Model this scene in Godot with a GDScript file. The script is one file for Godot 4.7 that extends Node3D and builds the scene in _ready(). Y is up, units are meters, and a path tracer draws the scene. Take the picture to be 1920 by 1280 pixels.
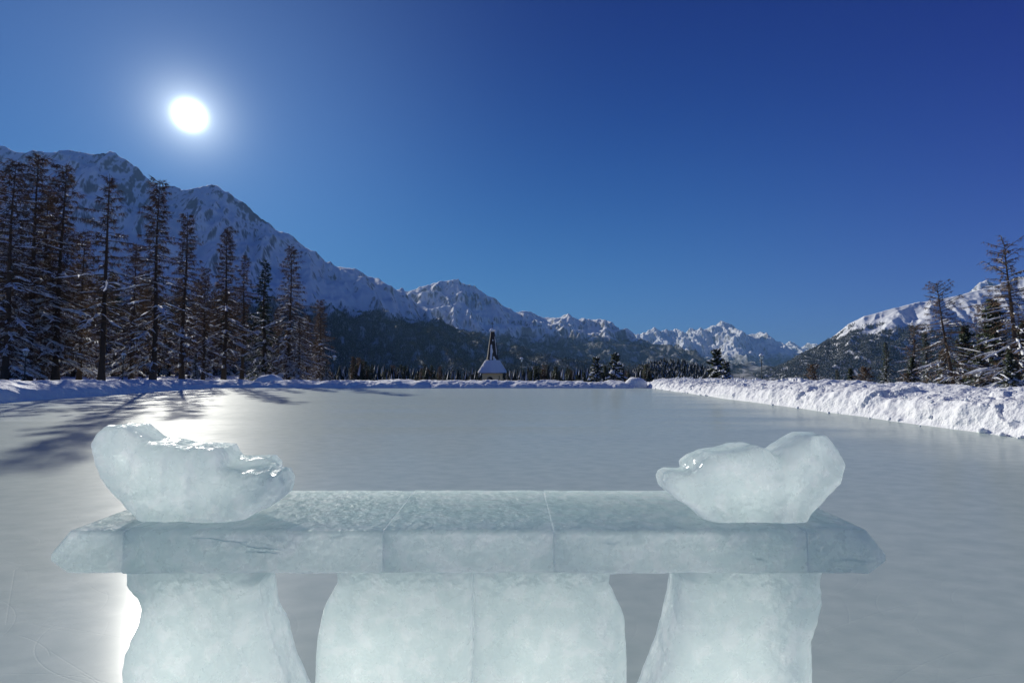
extends Node3D
# A frozen rink on an alpine terrace, an ice bar in front, snow banks, larches and mountains against the sun.

const F := 960.0                 # focal length in photograph pixels
const PITCH := 0.05204           # the camera looks up by three degrees
const EYE := 1.6
const VALLEY := -62.0

var M := {}
var rng := RandomNumberGenerator.new()
var used := {}
var sun_dir := Vector3()

# ------------------------------------------------------------------ helpers

func pt(px: float, py: float, z: float) -> Vector3:
	var dx := (px - 960.0) / F
	var dy := (640.0 - py) / F
	var up := dy * cos(PITCH) + sin(PITCH)
	var fwd := cos(PITCH) - dy * sin(PITCH)
	return Vector3(dx, up, -fwd) * (z / fwd) + Vector3(0, EYE, 0)

class Geo:
	var v := PackedVector3Array()
	var n := PackedVector3Array()
	var c := PackedColorArray()
	var uv := PackedVector2Array()
	var i := PackedInt32Array()
	func vert(p: Vector3, nn: Vector3) -> int:
		v.append(p); n.append(nn)
		return v.size() - 1
	func tri(a: int, b: int, d: int) -> void:
		i.append(a); i.append(b); i.append(d)
	func quad(a: int, b: int, d: int, e: int) -> void:
		tri(a, b, d); tri(a, d, e)
	func face(p: Array, nn: Vector3) -> void:      # a flat polygon (fan)
		var s := v.size()
		for q in p: vert(q, nn)
		for k in range(1, p.size() - 1): tri(s, s + k, s + k + 1)
	func box(lo: Vector3, hi: Vector3) -> void:
		var P := func(x, y, z): return Vector3(lo.x if x == 0 else hi.x, lo.y if y == 0 else hi.y, lo.z if z == 0 else hi.z)
		face([P.call(0,0,0), P.call(1,0,0), P.call(1,1,0), P.call(0,1,0)], Vector3(0,0,-1))
		face([P.call(0,0,1), P.call(1,0,1), P.call(1,1,1), P.call(0,1,1)], Vector3(0,0,1))
		face([P.call(0,0,0), P.call(0,1,0), P.call(0,1,1), P.call(0,0,1)], Vector3(-1,0,0))
		face([P.call(1,0,0), P.call(1,1,0), P.call(1,1,1), P.call(1,0,1)], Vector3(1,0,0))
		face([P.call(0,0,0), P.call(1,0,0), P.call(1,0,1), P.call(0,0,1)], Vector3(0,-1,0))
		face([P.call(0,1,0), P.call(1,1,0), P.call(1,1,1), P.call(0,1,1)], Vector3(0,1,0))
	func tube(path: Array, radii: Array, sides: int, cap := true) -> void:
		var last := -1
		var first := v.size()
		for k in path.size():
			var a: Vector3 = path[maxi(k - 1, 0)]
			var b: Vector3 = path[mini(k + 1, path.size() - 1)]
			var t := (b - a).normalized()
			var e := t.cross(Vector3(0.13, 0.21, 0.97) if absf(t.z) < 0.9 else Vector3(1, 0.1, 0)).normalized()
			var f := t.cross(e)
			var s := v.size()
			for j in sides:
				var w := TAU * j / sides
				var nn := e * cos(w) + f * sin(w)
				vert(path[k] + nn * radii[k], nn)
			if last >= 0:
				for j in sides:
					quad(last + j, last + (j + 1) % sides, s + (j + 1) % sides, s + j)
			last = s
		if cap:
			var p0 := []
			var p1 := []
			for j in sides:
				p0.append(v[first + j]); p1.append(v[last + j])
			face(p0, (path[0] - path[1]).normalized())
			face(p1, (path[path.size() - 1] - path[path.size() - 2]).normalized())
	func lathe(at: Vector3, prof: Array, sides: int) -> void:   # prof: [radius, height]
		var last := -1
		for k in prof.size():
			var a: Vector2 = prof[maxi(k - 1, 0)]
			var b: Vector2 = prof[mini(k + 1, prof.size() - 1)]
			var d := (b - a).normalized()
			var s := v.size()
			for j in sides:
				var w := TAU * j / sides
				vert(at + Vector3(cos(w) * prof[k].x, prof[k].y, sin(w) * prof[k].x), Vector3(cos(w) * d.y, -d.x, sin(w) * d.y).normalized())
			if last >= 0:
				for j in sides:
					quad(last + j, last + (j + 1) % sides, s + (j + 1) % sides, s + j)
			last = s
	func mesh(mat: Material, fix := true) -> ArrayMesh:
		if fix:
			for k in range(0, i.size(), 3):
				var a := i[k]; var b := i[k + 1]; var d := i[k + 2]
				if (v[d] - v[a]).cross(v[b] - v[a]).dot(n[a] + n[b] + n[d]) < 0.0:
					i[k + 1] = d; i[k + 2] = b
		var arr := []
		arr.resize(Mesh.ARRAY_MAX)
		arr[Mesh.ARRAY_VERTEX] = v
		arr[Mesh.ARRAY_NORMAL] = n
		if c.size(): arr[Mesh.ARRAY_COLOR] = c
		if uv.size(): arr[Mesh.ARRAY_TEX_UV] = uv
		arr[Mesh.ARRAY_INDEX] = i
		var m := ArrayMesh.new()
		m.add_surface_from_arrays(Mesh.PRIMITIVE_TRIANGLES, arr)
		m.surface_set_material(0, mat)
		return m

func numbered(called: String) -> String:
	used[called] = used.get(called, -1) + 1
	return called if used[called] == 0 else "%s_%03d" % [called, used[called]]

func tag(o: Node, label := "", category := "", group := "", kind := "") -> Node:
	if label: o.set_meta("label", label)
	if category: o.set_meta("category", category)
	if group: o.set_meta("group", group)
	if kind: o.set_meta("kind", kind)
	return o

func thing(called: String, at: Vector3, turn := 0.0) -> Node3D:
	var o := Node3D.new()
	o.name = numbered(called)
	add_child(o)
	o.position = at
	o.rotation.y = turn
	return o

func part(called: String, m: Mesh, parent: Node) -> MeshInstance3D:
	var o := MeshInstance3D.new()
	o.name = called
	if parent == self: o.name = numbered(called)
	o.mesh = m
	parent.add_child(o, true)
	return o

func lin(r: float, g: float, b: float) -> Color:
	return Color(r, g, b).linear_to_srgb()

func noise(s: int, freq: float, oct := 4, kind := FastNoiseLite.TYPE_SIMPLEX_SMOOTH, fract := FastNoiseLite.FRACTAL_FBM) -> FastNoiseLite:
	var f := FastNoiseLite.new()
	f.seed = s; f.frequency = freq; f.noise_type = kind
	f.fractal_type = fract if oct > 1 else FastNoiseLite.FRACTAL_NONE
	f.fractal_octaves = oct
	return f

func ntex(s: int, freq: float, oct: int, lo := Color.BLACK, hi := Color.WHITE, size := 512, kind := FastNoiseLite.TYPE_SIMPLEX_SMOOTH, from := 0.0, to := 1.0) -> NoiseTexture2D:
	var t := NoiseTexture2D.new()
	t.width = size; t.height = size; t.seamless = true
	t.noise = noise(s, freq, oct, kind)
	if lo != Color.BLACK or hi != Color.WHITE or from != 0.0 or to != 1.0:
		var g := Gradient.new()
		g.offsets = PackedFloat32Array([from, to])
		g.colors = PackedColorArray([lo, hi])
		t.color_ramp = g
	return t

func mat(called: String, col: Color, rough: float) -> StandardMaterial3D:
	var m := StandardMaterial3D.new()
	m.resource_name = called
	m.albedo_color = col
	m.roughness = rough
	m.cull_mode = BaseMaterial3D.CULL_DISABLED
	M[called] = m
	return m

func tri(m: StandardMaterial3D, scale: Vector3) -> void:
	m.uv1_triplanar = true
	m.uv1_world_triplanar = true
	m.uv1_scale = scale

# ------------------------------------------------------------------ light and air

func camera_and_light() -> void:
	var cam := Camera3D.new()
	cam.name = "camera"
	cam.position = Vector3(0, EYE, 0)
	cam.rotation.x = PITCH
	cam.fov = rad_to_deg(2.0 * atan(640.0 / F))
	cam.near = 0.05
	cam.far = 60000.0
	add_child(cam)
	cam.current = true
	sun_dir = (pt(355, 216, 100.0) - Vector3(0, EYE, 0)).normalized()
	var sun := DirectionalLight3D.new()
	sun.name = "sun"
	sun.light_energy = 1.38
	sun.light_color = Color(1.0, 0.985, 0.945)
	sun.light_angular_distance = 0.53
	sun.shadow_enabled = true
	add_child(sun)
	sun.look_at_from_position(sun_dir * 100.0, Vector3.ZERO, Vector3.UP)
	var e := Environment.new()
	e.background_mode = Environment.BG_SKY
	e.tonemap_mode = Environment.TONE_MAPPER_LINEAR
	e.tonemap_exposure = 1.0
	e.sdfgi_enabled = true
	e.ssao_enabled = true
	e.ssil_enabled = true
	e.fog_enabled = FOG > 0.0
	e.fog_mode = Environment.FOG_MODE_EXPONENTIAL
	e.fog_density = FOG
	e.fog_light_color = Color(0.62, 0.83, 1.0)
	var sky := Sky.new()
	var sm := PanoramaSkyMaterial.new()
	sm.panorama = ImageTexture.create_from_image(sky_image(1024))
	sky.sky_material = sm
	e.sky = sky
	var w := WorldEnvironment.new()
	w.name = "sky"
	w.environment = e
	add_child(w)

const FOG := 0.00004

func air(d: Vector3) -> Color:     # clear winter air at altitude: pale at the horizon, deep above, white round the sun
	var el := maxf(d.y, 0.0)
	var g := acos(clampf(d.dot(sun_dir), -1.0, 1.0))
	var dark := (0.5 + minf(0.75 * el, 0.35)) * exp(-pow((g - 1.5) / (0.55 if g < 1.5 else 0.40), 2.0))     # clear sky is deepest at right angles to the sun
	var r := (0.0030 + 0.105 * pow(1.0 - el, 5.0)) * (1.0 - 0.6 * dark)
	var gr := (0.011 + 0.335 * pow(1.0 - el, 3.3)) * (1.0 - dark)
	var b := (0.100 + 0.545 * pow(1.0 - el, 1.9)) * (1.0 - 0.35 * dark)
	var wide := exp(-pow(g / 0.38, 2.0))
	var halo := 1.7 * exp(-g / 0.026) + 0.10 * exp(-g / 0.10) + 9.0 * exp(-pow(g / 0.0135, 2.0))
	return Color(r + 0.062 * wide + halo * 0.90, gr + 0.122 * wide + halo, b + 0.19 * wide + halo)

func sky_image(w: int) -> Image:
	var h := w / 2
	var data := PackedFloat32Array()
	data.resize(w * h * 4)
	for y in h:
		var th := PI * (y + 0.5) / h
		for x in w:
			var ph := TAU * (x + 0.5) / w
			var d := Vector3(sin(ph) * sin(th), cos(th), -cos(ph) * sin(th))
			var c := air(d)
			var o := (y * w + x) * 4
			data[o] = c.r; data[o + 1] = c.g; data[o + 2] = c.b; data[o + 3] = 1.0
	return Image.create_from_data(w, h, false, Image.FORMAT_RGBAF, data.to_byte_array())

# ------------------------------------------------------------------ materials

func scratches() -> Image:      # fine relief of the rink: low swells and the cuts of skates
	rng.seed = 15
	var n := 1024
	var f := noise(13, 0.02, 6)
	var im := Image.create(n, n, false, Image.FORMAT_L8)
	for y in n:
		for x in n:      # a torus in noise space, so that the sheet repeats without a seam
			var v := 0.55 + 0.30 * f.get_noise_3d(x, y, 0.0) * smooth(0, 60, minf(minf(x, n - x), minf(y, n - y)))
			im.set_pixel(x, y, Color(v, v, v))
	for k in 260:
		var p := Vector2(rng.randf(), rng.randf()) * n
		var a := rng.randf() * TAU
		var turn := rng.randf_range(-0.006, 0.006)
		var deep := rng.randf_range(0.06, 0.26)
		for q in rng.randi_range(60, 520):
			p += Vector2(cos(a), sin(a))
			a += turn
			var at := Vector2i(posmod(int(p.x), n), posmod(int(p.y), n))
			var v := im.get_pixelv(at).r - deep
			im.set_pixelv(at, Color(v, v, v))
	return im

func materials() -> void:
	var snow := mat("snow", lin(0.90, 0.905, 0.91), 0.75)
	snow.heightmap_enabled = true
	snow.heightmap_texture = ntex(3, 0.02, 5)
	snow.heightmap_scale = 3.0
	tri(snow, Vector3.ONE * 0.9)
	var ck := mat("crack_ice", lin(0.62, 0.74, 0.76), 0.5)
	ck.backlight_enabled = true
	ck.backlight = Color(1.1, 1.15, 1.15)
	mat("tree_snow", lin(0.86, 0.88, 0.90), 0.8)
	var terrain := mat("terrain", Color.WHITE, 0.9)
	terrain.vertex_color_use_as_albedo = true
	var rink := mat("rink_ice", Color.WHITE, 1.0)
	rink.albedo_texture = ntex(11, 0.012, 5, lin(0.44, 0.53, 0.49), lin(0.55, 0.63, 0.575), 1024)
	rink.roughness_texture = ntex(12, 0.015, 4, Color(0.42, 0.42, 0.42), Color(0.54, 0.54, 0.54), 512)
	rink.metallic_specular = 0.07
	rink.clearcoat_enabled = true
	rink.clearcoat = 0.42
	rink.clearcoat_roughness = 0.16
	rink.heightmap_enabled = true
	rink.heightmap_texture = ImageTexture.create_from_image(scratches())
	rink.heightmap_scale = 0.22
	tri(rink, Vector3(0.19, 0.19, 0.33))
	var ice := mat("carved_ice", Color(0.990, 0.997, 0.995, 0.28), 1.0)
	var cloud := ntex(21, 0.007, 6, Color.BLACK, Color.WHITE, 1024)
	cloud.noise.domain_warp_enabled = true
	cloud.noise.domain_warp_amplitude = 45.0
	cloud.noise.domain_warp_frequency = 0.012
	var ramp := Gradient.new()
	ramp.offsets = PackedFloat32Array([0.0, 0.42, 0.56, 0.63, 0.72])
	ramp.colors = PackedColorArray([Color(0.925, 0.955, 0.955), Color(0.95, 0.970, 0.968), Color(0.965, 0.98, 0.978), Color(0.995, 0.998, 0.995), Color(1, 1, 1)])
	cloud.color_ramp = ramp
	ice.albedo_texture = cloud
	ice.roughness_texture = ntex(23, 0.02, 5, Color(0.18, 0.18, 0.18), Color(0.50, 0.50, 0.50), 512, FastNoiseLite.TYPE_SIMPLEX_SMOOTH, 0.35, 0.7)
	ice.refraction_enabled = true
	ice.refraction_scale = 0.031
	ice.backlight_enabled = true
	ice.backlight = Color(1.20, 1.21, 1.21)
	ice.clearcoat_enabled = true
	ice.clearcoat = 0.7
	ice.clearcoat_roughness = 0.12
	ice.heightmap_enabled = true
	ice.heightmap_texture = ntex(22, 0.018, 6, Color.BLACK, Color.WHITE, 1024)
	ice.heightmap_scale = 1.6
	tri(ice, Vector3.ONE * 1.4)
	mat("bark", lin(0.075, 0.055, 0.042), 0.95)
	mat("twig", lin(0.15, 0.098, 0.060), 0.95)
	mat("needles", lin(0.058, 0.080, 0.042), 0.9)
	mat("iron", lin(0.012, 0.025, 0.025), 0.5)
	var glass := mat("lantern_glass", Color(0.9, 0.95, 0.95, 0.25), 0.1)
	glass.transparency = BaseMaterial3D.TRANSPARENCY_ALPHA
	mat("ochre_plaster", lin(0.80, 0.62, 0.36), 0.9)
	mat("slate", lin(0.035, 0.030, 0.026), 0.7)
	mat("dark_opening", lin(0.02, 0.015, 0.012), 0.9)
	mat("house_plaster", lin(0.5, 0.42, 0.36), 0.9)
	mat("far_tree", Color.WHITE, 0.95).vertex_color_use_as_albedo = true

# ------------------------------------------------------------------ ground

func smooth(a: float, b: float, x: float) -> float:
	var t := clampf((x - a) / (b - a), 0.0, 1.0)
	return t * t * (3.0 - 2.0 * t)

func ground_h(x: float, z: float) -> float:      # z is forward depth
	var out := maxf(maxf(-24.2 - x, x - 11.2), z - 41.0)
	var h := lerpf(-0.15, 0.22, smooth(0.5, 2.5, out))
	var start := lerpf(50.0, 105.0, smooth(30.0, 50.0, -x))
	start = lerpf(start, 30.0, smooth(12.0, 40.0, x))
	var far := maxf(z, absf(x) * 1.2)
	h -= 10.5 * smooth(start, start + 75.0, far)
	h += (VALLEY + 10.5) * smooth(start + 60.0, 1100.0, far)
	h += 35.0 * exp(-(pow((x - 178.0) / 62.0, 2.0) + pow((z - 600.0) / 110.0, 2.0)))   # wooded knoll
	return h

func ground() -> void:
	var g := Geo.new()
	var nz := noise(31, 0.03, 4)
	var N := 220
	var cx := func(k): 
		var t: float = (float(k) / N) * 2.0 - 1.0
		return sign(t) * (absf(t) * 45.0 + pow(absf(t), 6.0) * 26000.0)
	for iz in N + 1:
		var z: float = cx.call(iz) + 22.0
		for ix in N + 1:
			var x: float = cx.call(ix) - 6.0
			var out := maxf(maxf(-24.2 - x, x - 11.2), z - 41.0)
			var h := ground_h(x, z) + (nz.get_noise_2d(x * 3, z * 3) * 0.12 * smooth(2.0, 6.0, out))
			g.vert(Vector3(x, h, -z), Vector3.UP)
	var W := N + 1
	for iz in W:
		for ix in W:
			var a := g.v[iz * W + maxi(ix - 1, 0)]
			var b := g.v[iz * W + mini(ix + 1, N)]
			var c := g.v[maxi(iz - 1, 0) * W + ix]
			var d := g.v[mini(iz + 1, N) * W + ix]
			g.n[iz * W + ix] = (b - a).cross(d - c).normalized()
	for iz in N:
		for ix in N:
			g.quad(iz * W + ix, iz * W + ix + 1, (iz + 1) * W + ix + 1, (iz + 1) * W + ix)
	for k in g.n.size():
		if g.n[k].y < 0: g.n[k] = -g.n[k]
	tag(part("snow_ground", g.mesh(M.snow), self), "open snow field falling away to the valley floor", "", "", "structure")

func rink() -> void:
	var g := Geo.new()
	var wv := noise(41, 0.10, 3)
	var NX := 150
	var NZ := 240
	for iz in NZ + 1:
		var z := lerpf(-14.0, 41.6, float(iz) / NZ)
		for ix in NX + 1:
			var x := lerpf(-24.8, 12.0, float(ix) / NX)
			var f := smooth(6.0, 14.0, z)
			var e := 0.25
			var hh := func(xx, zz): return f * (0.028 * wv.get_noise_2d(xx * 0.35, zz * 1.9) + 0.010 * wv.get_noise_2d(xx * 1.2 + 50, zz * 5.0))
			var h: float = hh.call(x, z)
			var sx: float = (hh.call(x + e, z) - hh.call(x - e, z)) / (2 * e)
			var sz: float = (hh.call(x, z + e) - hh.call(x, z - e)) / (2 * e)
			g.vert(Vector3(x, h, -z), Vector3(-sx, 1, sz).normalized())
	var W := NX + 1
	for iz in NZ:
		for ix in NX:
			g.quad(iz * W + ix, iz * W + ix + 1, (iz + 1) * W + ix + 1, (iz + 1) * W + ix)
	tag(part("ice_rink", g.mesh(M.rink_ice), self), "grey glossy sheet of rink ice lying before the mountains", "", "", "structure")

# A bank of cleared snow along a path on the ground: section points are [out from the ice, height].
func bank(label: String, path: Array, section: Array, heights: Array, step: float, lump: float, sd: int) -> void:
	var pts := PackedVector2Array()
	var outs := PackedVector2Array()
	var hs := PackedFloat32Array()
	for k in path.size() - 1:
		var a: Vector2 = path[k]
		var b: Vector2 = path[k + 1]
		var cnt := maxi(2, int(a.distance_to(b) / step))
		for j in cnt + (1 if k == path.size() - 2 else 0):
			var t := float(j) / cnt
			pts.append(a.lerp(b, t))
			hs.append(lerpf(heights[k], heights[k + 1], t))
	# smooth the corners
	for it in 12:
		var q := pts.duplicate()
		for k in range(1, pts.size() - 1): q[k] = (pts[k - 1] + pts[k] * 2 + pts[k + 1]) / 4.0
		pts = q
	for k in pts.size():
		var d := (pts[mini(k + 2, pts.size() - 1)] - pts[maxi(k - 2, 0)]).normalized()
		outs.append(Vector2(d.y, -d.x))
	var cross := PackedVector2Array()
	for k in section.size() - 1:
		var a: Vector2 = section[k]
		var b: Vector2 = section[k + 1]
		var cnt := maxi(1, int(a.distance_to(b) / (step * (1.0 if a.x < 2.6 else 3.0))))
		for j in cnt: cross.append(a.lerp(b, float(j) / cnt))
	cross.append(section[section.size() - 1])
	for it in 3:
		var q := cross.duplicate()
		for k in range(1, cross.size() - 1): q[k] = (cross[k - 1] + cross[k] * 2 + cross[k + 1]) / 4.0
		cross = q
	var big := noise(sd, 0.55, 3)
	var clod := noise(sd + 1, 1.7, 2, FastNoiseLite.TYPE_CELLULAR)
	clod.cellular_return_type = FastNoiseLite.RETURN_DISTANCE
	var fine := noise(sd + 2, 3.2, 4)
	var slab := noise(sd + 3, 0.42, 1, FastNoiseLite.TYPE_CELLULAR)
	slab.cellular_return_type = FastNoiseLite.RETURN_CELL_VALUE
	var g := Geo.new()
	var W := cross.size()
	for k in pts.size():
		var edge := smooth(0, 6, k) * smooth(0, 6, pts.size() - 1 - k)
		for j in W:
			var s := cross[j]
			var q := cross[mini(j + 1, W - 1)] - cross[maxi(j - 1, 0)]
			var nn2 := Vector2(-q.y, q.x).normalized()
			var p := Vector3(pts[k].x + outs[k].x * s.x, s.y * hs[k] * lerpf(0.3, 1.0, edge), -(pts[k].y + outs[k].y * s.x))
			var nn := Vector3(outs[k].x * nn2.x, nn2.y, -outs[k].y * nn2.x)
			var amp := smooth(0.0, 0.22, s.y * hs[k] + s.x * 0.4)
			var c := clod.get_noise_3dv(p)
			var d := big.get_noise_3dv(p) * 0.20 + (-c - 0.45) * 0.14 * smooth(-0.3, 0.35, big.get_noise_3dv(p * 0.7 + Vector3(9, 0, 3))) + fine.get_noise_3dv(p) * 0.055 + slab.get_noise_3dv(p + Vector3(1, 1, 1) * big.get_noise_3dv(p * 2.0) * 0.5) * 0.065 * smooth(0.1, 0.5, s.y)
			g.vert(p + nn * d * lump * amp - Vector3(0, 0.03 * (1.0 - amp), 0), nn)
	for k in pts.size():
		for j in W:
			var a := g.v[maxi(k - 1, 0) * W + j]
			var b := g.v[mini(k + 1, pts.size() - 1) * W + j]
			var c := g.v[k * W + maxi(j - 1, 0)]
			var d := g.v[k * W + mini(j + 1, W - 1)]
			var nn := (b - a).cross(d - c).normalized()
			g.n[k * W + j] = nn if nn.dot(g.n[k * W + j]) > 0 else -nn
	for k in pts.size() - 1:
		for j in W - 1:
			g.quad(k * W + j, k * W + j + 1, (k + 1) * W + j + 1, (k + 1) * W + j)
	tag(part("snow_bank", g.mesh(M.snow), self), label, "", "", "structure")

func banks() -> void:
	var steep := [Vector2(-0.05, -0.05), Vector2(0.1, 0.12), Vector2(0.28, 0.45), Vector2(0.5, 0.68), Vector2(0.9, 0.80), Vector2(1.6, 0.93), Vector2(2.4, 1.0), Vector2(3.4, 0.95), Vector2(5.0, 0.55), Vector2(7.5, 0.05)]
	bank("high lumpy sunlit snow bank along the right of the ice", [Vector2(11.9, -8), Vector2(11.7, 10), Vector2(11.3, 25), Vector2(11.0, 44.5)], steep, [1.05, 1.05, 1.0, 0.66], 0.055, 1.0, 51)
	var soft := [Vector2(-0.05, -0.05), Vector2(0.1, 0.1), Vector2(0.3, 0.42), Vector2(0.55, 0.62), Vector2(1.1, 0.85), Vector2(1.8, 1.0), Vector2(2.6, 0.98), Vector2(4.0, 0.6), Vector2(6.0, 0.05)]
	bank("low shaded snow bank across the far end of the ice", [Vector2(9.8, 40.8), Vector2(-14, 41.0), Vector2(-25.5, 41.2)], soft, [0.50, 0.56, 0.58], 0.09, 0.8, 61)
	bank("blue shaded snow bank along the left of the ice", [Vector2(-24.0, 42.6), Vector2(-23.6, 30), Vector2(-23.2, 22), Vector2(-23.2, -6)], soft, [0.62, 0.90, 0.98, 1.0], 0.09, 0.6, 71)
	rng.seed = 88
	var balls := []
	for k in 3:
		var g := Geo.new()
		var f := noise(90 + k, 1.1, 3)
		for a in 9:
			for j in 12:
				var w := TAU * j / 12.0
				var t := PI * a / 8.0
				var nn := Vector3(cos(w) * sin(t), cos(t) * 0.75, sin(w) * sin(t))
				g.vert(nn * (0.5 + 0.28 * f.get_noise_3dv(nn)), nn.normalized())
		for a in 8:
			for j in 12: g.quad(a * 12 + j, a * 12 + (j + 1) % 12, (a + 1) * 12 + (j + 1) % 12, (a + 1) * 12 + j)
		balls.append(g.mesh(M.tree_snow))
	for b in 3:
		var mm := MultiMesh.new()
		mm.transform_format = MultiMesh.TRANSFORM_3D
		mm.mesh = balls[b]
		mm.instance_count = 130
		for k in 130:
			var z := rng.randf_range(7.0, 40.0)
			var x := lerpf(11.75, 11.1, (z - 8.0) / 36.0)
			var face := rng.randf()
			var s := rng.randf_range(0.03, 0.09) * (1.0 if face > 0.55 else 0.8) * (1.8 if rng.randf() < 0.12 else 1.0)
			var out := -pow(rng.randf(), 3.0) * 0.45 if face > 0.86 else rng.randf_range(0.0, 2.0)
			var y := s * 0.3 if out < 0 else (minf(0.75, out * 1.7) if out < 0.45 else 0.68 + (out - 0.45) * 0.17) + 0.02
			mm.set_instance_transform(k, Transform3D(Basis.from_euler(Vector3(rng.randf() * 6, rng.randf() * 6, rng.randf() * 6)).scaled(Vector3.ONE * s * 1.6), Vector3(x + out, y, -z)))
		var o := MultiMeshInstance3D.new()
		o.name = numbered("snow_clods")
		o.multimesh = mm
		add_child(o)
		tag(o, "loose snow clods strewn along the right snow bank and its foot", "snow clods", "", "stuff")
	for m in [[Vector3(10.3, 0, -42.6), 1.0, 0.85, "rounded snow heap in the gap between far and right banks"], [Vector3(-20.6, 0.1, -43.6), 1.3, 0.95, "small snow heap on the far bank below the tallest bare larch"]]:
		var g := Geo.new()
		var f := noise(81, 0.9, 4)
		var prof := []
		var R := 24
		var S := 48
		for k in R + 1:
			for j in S:
				var w := TAU * j / S
				var a := PI / 2 * k / R
				var p := Vector3(cos(w) * cos(a) * m[1], sin(a) * m[2], sin(w) * cos(a) * m[1])
				var nn := Vector3(cos(w) * cos(a), sin(a), sin(w) * cos(a))
				g.vert(p + nn * f.get_noise_3dv(p + m[0]) * 0.16, nn)
		for k in R:
			for j in S:
				g.quad(k * S + j, k * S + (j + 1) % S, (k + 1) * S + (j + 1) % S, (k + 1) * S + j)
		var o := part("snow_heap", g.mesh(M.snow), self)
		o.position = m[0]
		tag(o, m[3], "snow heap")

# ------------------------------------------------------------------ mountains

# ridge: [photograph x, photograph y, distance] of points on the skyline; the slope falls towards `toward` for `front` metres and behind for `back`.
func mountain(called: String, label: String, ridge: Array, toward: Vector2, front: float, back: float, nu: int, nf: int, o: Dictionary) -> Dictionary:
	var pts := []
	for r in ridge: pts.append(pt(r[0], r[1], r[2]))
	var rib := noise(o.seed, 1.0 / o.rib, o.get("oct", 3), FastNoiseLite.TYPE_SIMPLEX_SMOOTH, FastNoiseLite.FRACTAL_RIDGED)
	var rough := noise(o.seed + 1, 1.0 / o.rough, 5)
	var rock := noise(o.seed + 2, 1.0 / o.rough * 1.6, 4)
	var wood := noise(o.seed + 3, 1.0 / o.get("wood_size", 160.0), 4)
	var high := PackedFloat32Array()
	var g := Geo.new()
	var nb := maxi(6, nf / 6)
	var W := nf + nb + 1
	var total := pts.size() - 1
	var foot: float = o.get("foot", VALLEY - 15.0)
	for k in nu + 1:
		var u := float(k) / nu * total
		var a := mini(int(u), total - 1)
		var R: Vector3 = pts[a].lerp(pts[a + 1], u - a)
		R.y += rough.get_noise_2d(R.x * 2.2, R.z * 2.2) * o.jag
		for j in W:
			var v := float(j - nb) / nf if j >= nb else -float(nb - j) / nb
			var L := (front if v >= 0 else back) * v
			var x := R.x + toward.x * L
			var z := R.z - toward.y * L
			var av := absf(v)
			var prof := 1.0 - pow(1.0 - av, o.concave)
			var h := lerpf(R.y, foot, prof)
			var env := pow(sin(PI * pow(clampf(av, 0, 1), 0.55)), 0.8) if av < 1.0 else 0.0
			var along := Vector2(x, z).dot(Vector2(toward.y, toward.x))
			var down := L
			h += env * o.amp * (rib.get_noise_2d(along, down * 0.28 + z * 0.05) - 0.25)
			h += env * o.amp * 0.55 * rough.get_noise_2d(x, z)
			h += env * o.amp * 0.05 * rough.get_noise_2d(x * 5.0, z * 5.0)
			if o.has("bench"):      # ledges that catch the light
				var q: float = h / o.bench + rough.get_noise_2d(x * 0.6, z * 0.6) * 0.9
				h += o.get("bench_amp", 0.3) * o.bench * (smooth(0.2, 0.8, q - floor(q)) - (q - floor(q))) * env
			g.vert(Vector3(x, h, z), Vector3.UP)
			high.append(exp(-av * 7.0))
	for k in nu + 1:
		for j in W:
			var a := g.v[maxi(k - 1, 0) * W + j]
			var b := g.v[mini(k + 1, nu) * W + j]
			var c := g.v[k * W + maxi(j - 1, 0)]
			var d := g.v[k * W + mini(j + 1, W - 1)]
			var nn := (b - a).cross(d - c).normalized()
			g.n[k * W + j] = nn if nn.y > 0 else -nn
	var dense := PackedFloat32Array()
	dense.resize(g.v.size())
	var snow := Color(0.89, 0.90, 0.91)
	var stone := Color(0.088, 0.092, 0.100)
	var firs := Color(0.030, 0.034, 0.030)
	for k in g.v.size():
		var p := g.v[k]
		var rn := rock.get_noise_2d(p.x, p.z)
		var rn3 := rock.get_noise_2d(p.x * 4.0 + 77, p.z * 4.0 + p.y * 2.0)
		var steep := 1.0 - g.n[k].y
		var bare := smooth(o.rock - 0.05, o.rock + 0.09, steep + rn * 0.08 + rn3 * 0.22 + rock.get_noise_2d(p.x * 11.0, p.z * 11.0 + p.y * 4.0) * 0.16 + high[k] * o.get("crag", 0.10))
		var col := snow
		var wn := wood.get_noise_2d(p.x, p.z)
		var t: float = o.tree_line + wn * o.get("tree_blur", 120.0)
		if o.has("tree_tilt"): t += (Vector2(p.x, -p.z) - Vector2(pts[0].x, -pts[0].z)).dot(Vector2(toward.y, -toward.x)) * o.tree_tilt
		var f := smooth(t + o.get("tree_fade", 60.0), t - o.get("tree_fade", 60.0), p.y)
		var glade := smooth(0.12, 0.34, wood.get_noise_2d(p.x * 2.3 + 400, p.z * 1.1))
		f *= 1.0 - glade * o.get("glade", 0.4)
		dense[k] = f
		col = snow.lerp(stone, bare * o.get("rock_max", 0.85) * (1.0 - f))
		var w := rock.get_noise_2d(p.x * 9.0, p.z * 9.0) * 0.5
		col = col.lerp(firs, clampf(f * o.get("wood_cover", 0.9) + w * f * (1.0 - f) * 2.0, 0, 1))
		g.c.append(col)
	for k in nu:
		for j in W - 1:
			g.quad(k * W + j, k * W + j + 1, (k + 1) * W + j + 1, (k + 1) * W + j)
	tag(part(called, g.mesh(M.terrain), self), label, "", "", "structure")
	return {"v": g.v, "d": dense, "nu": nu, "W": W, "nb": nb}

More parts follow.
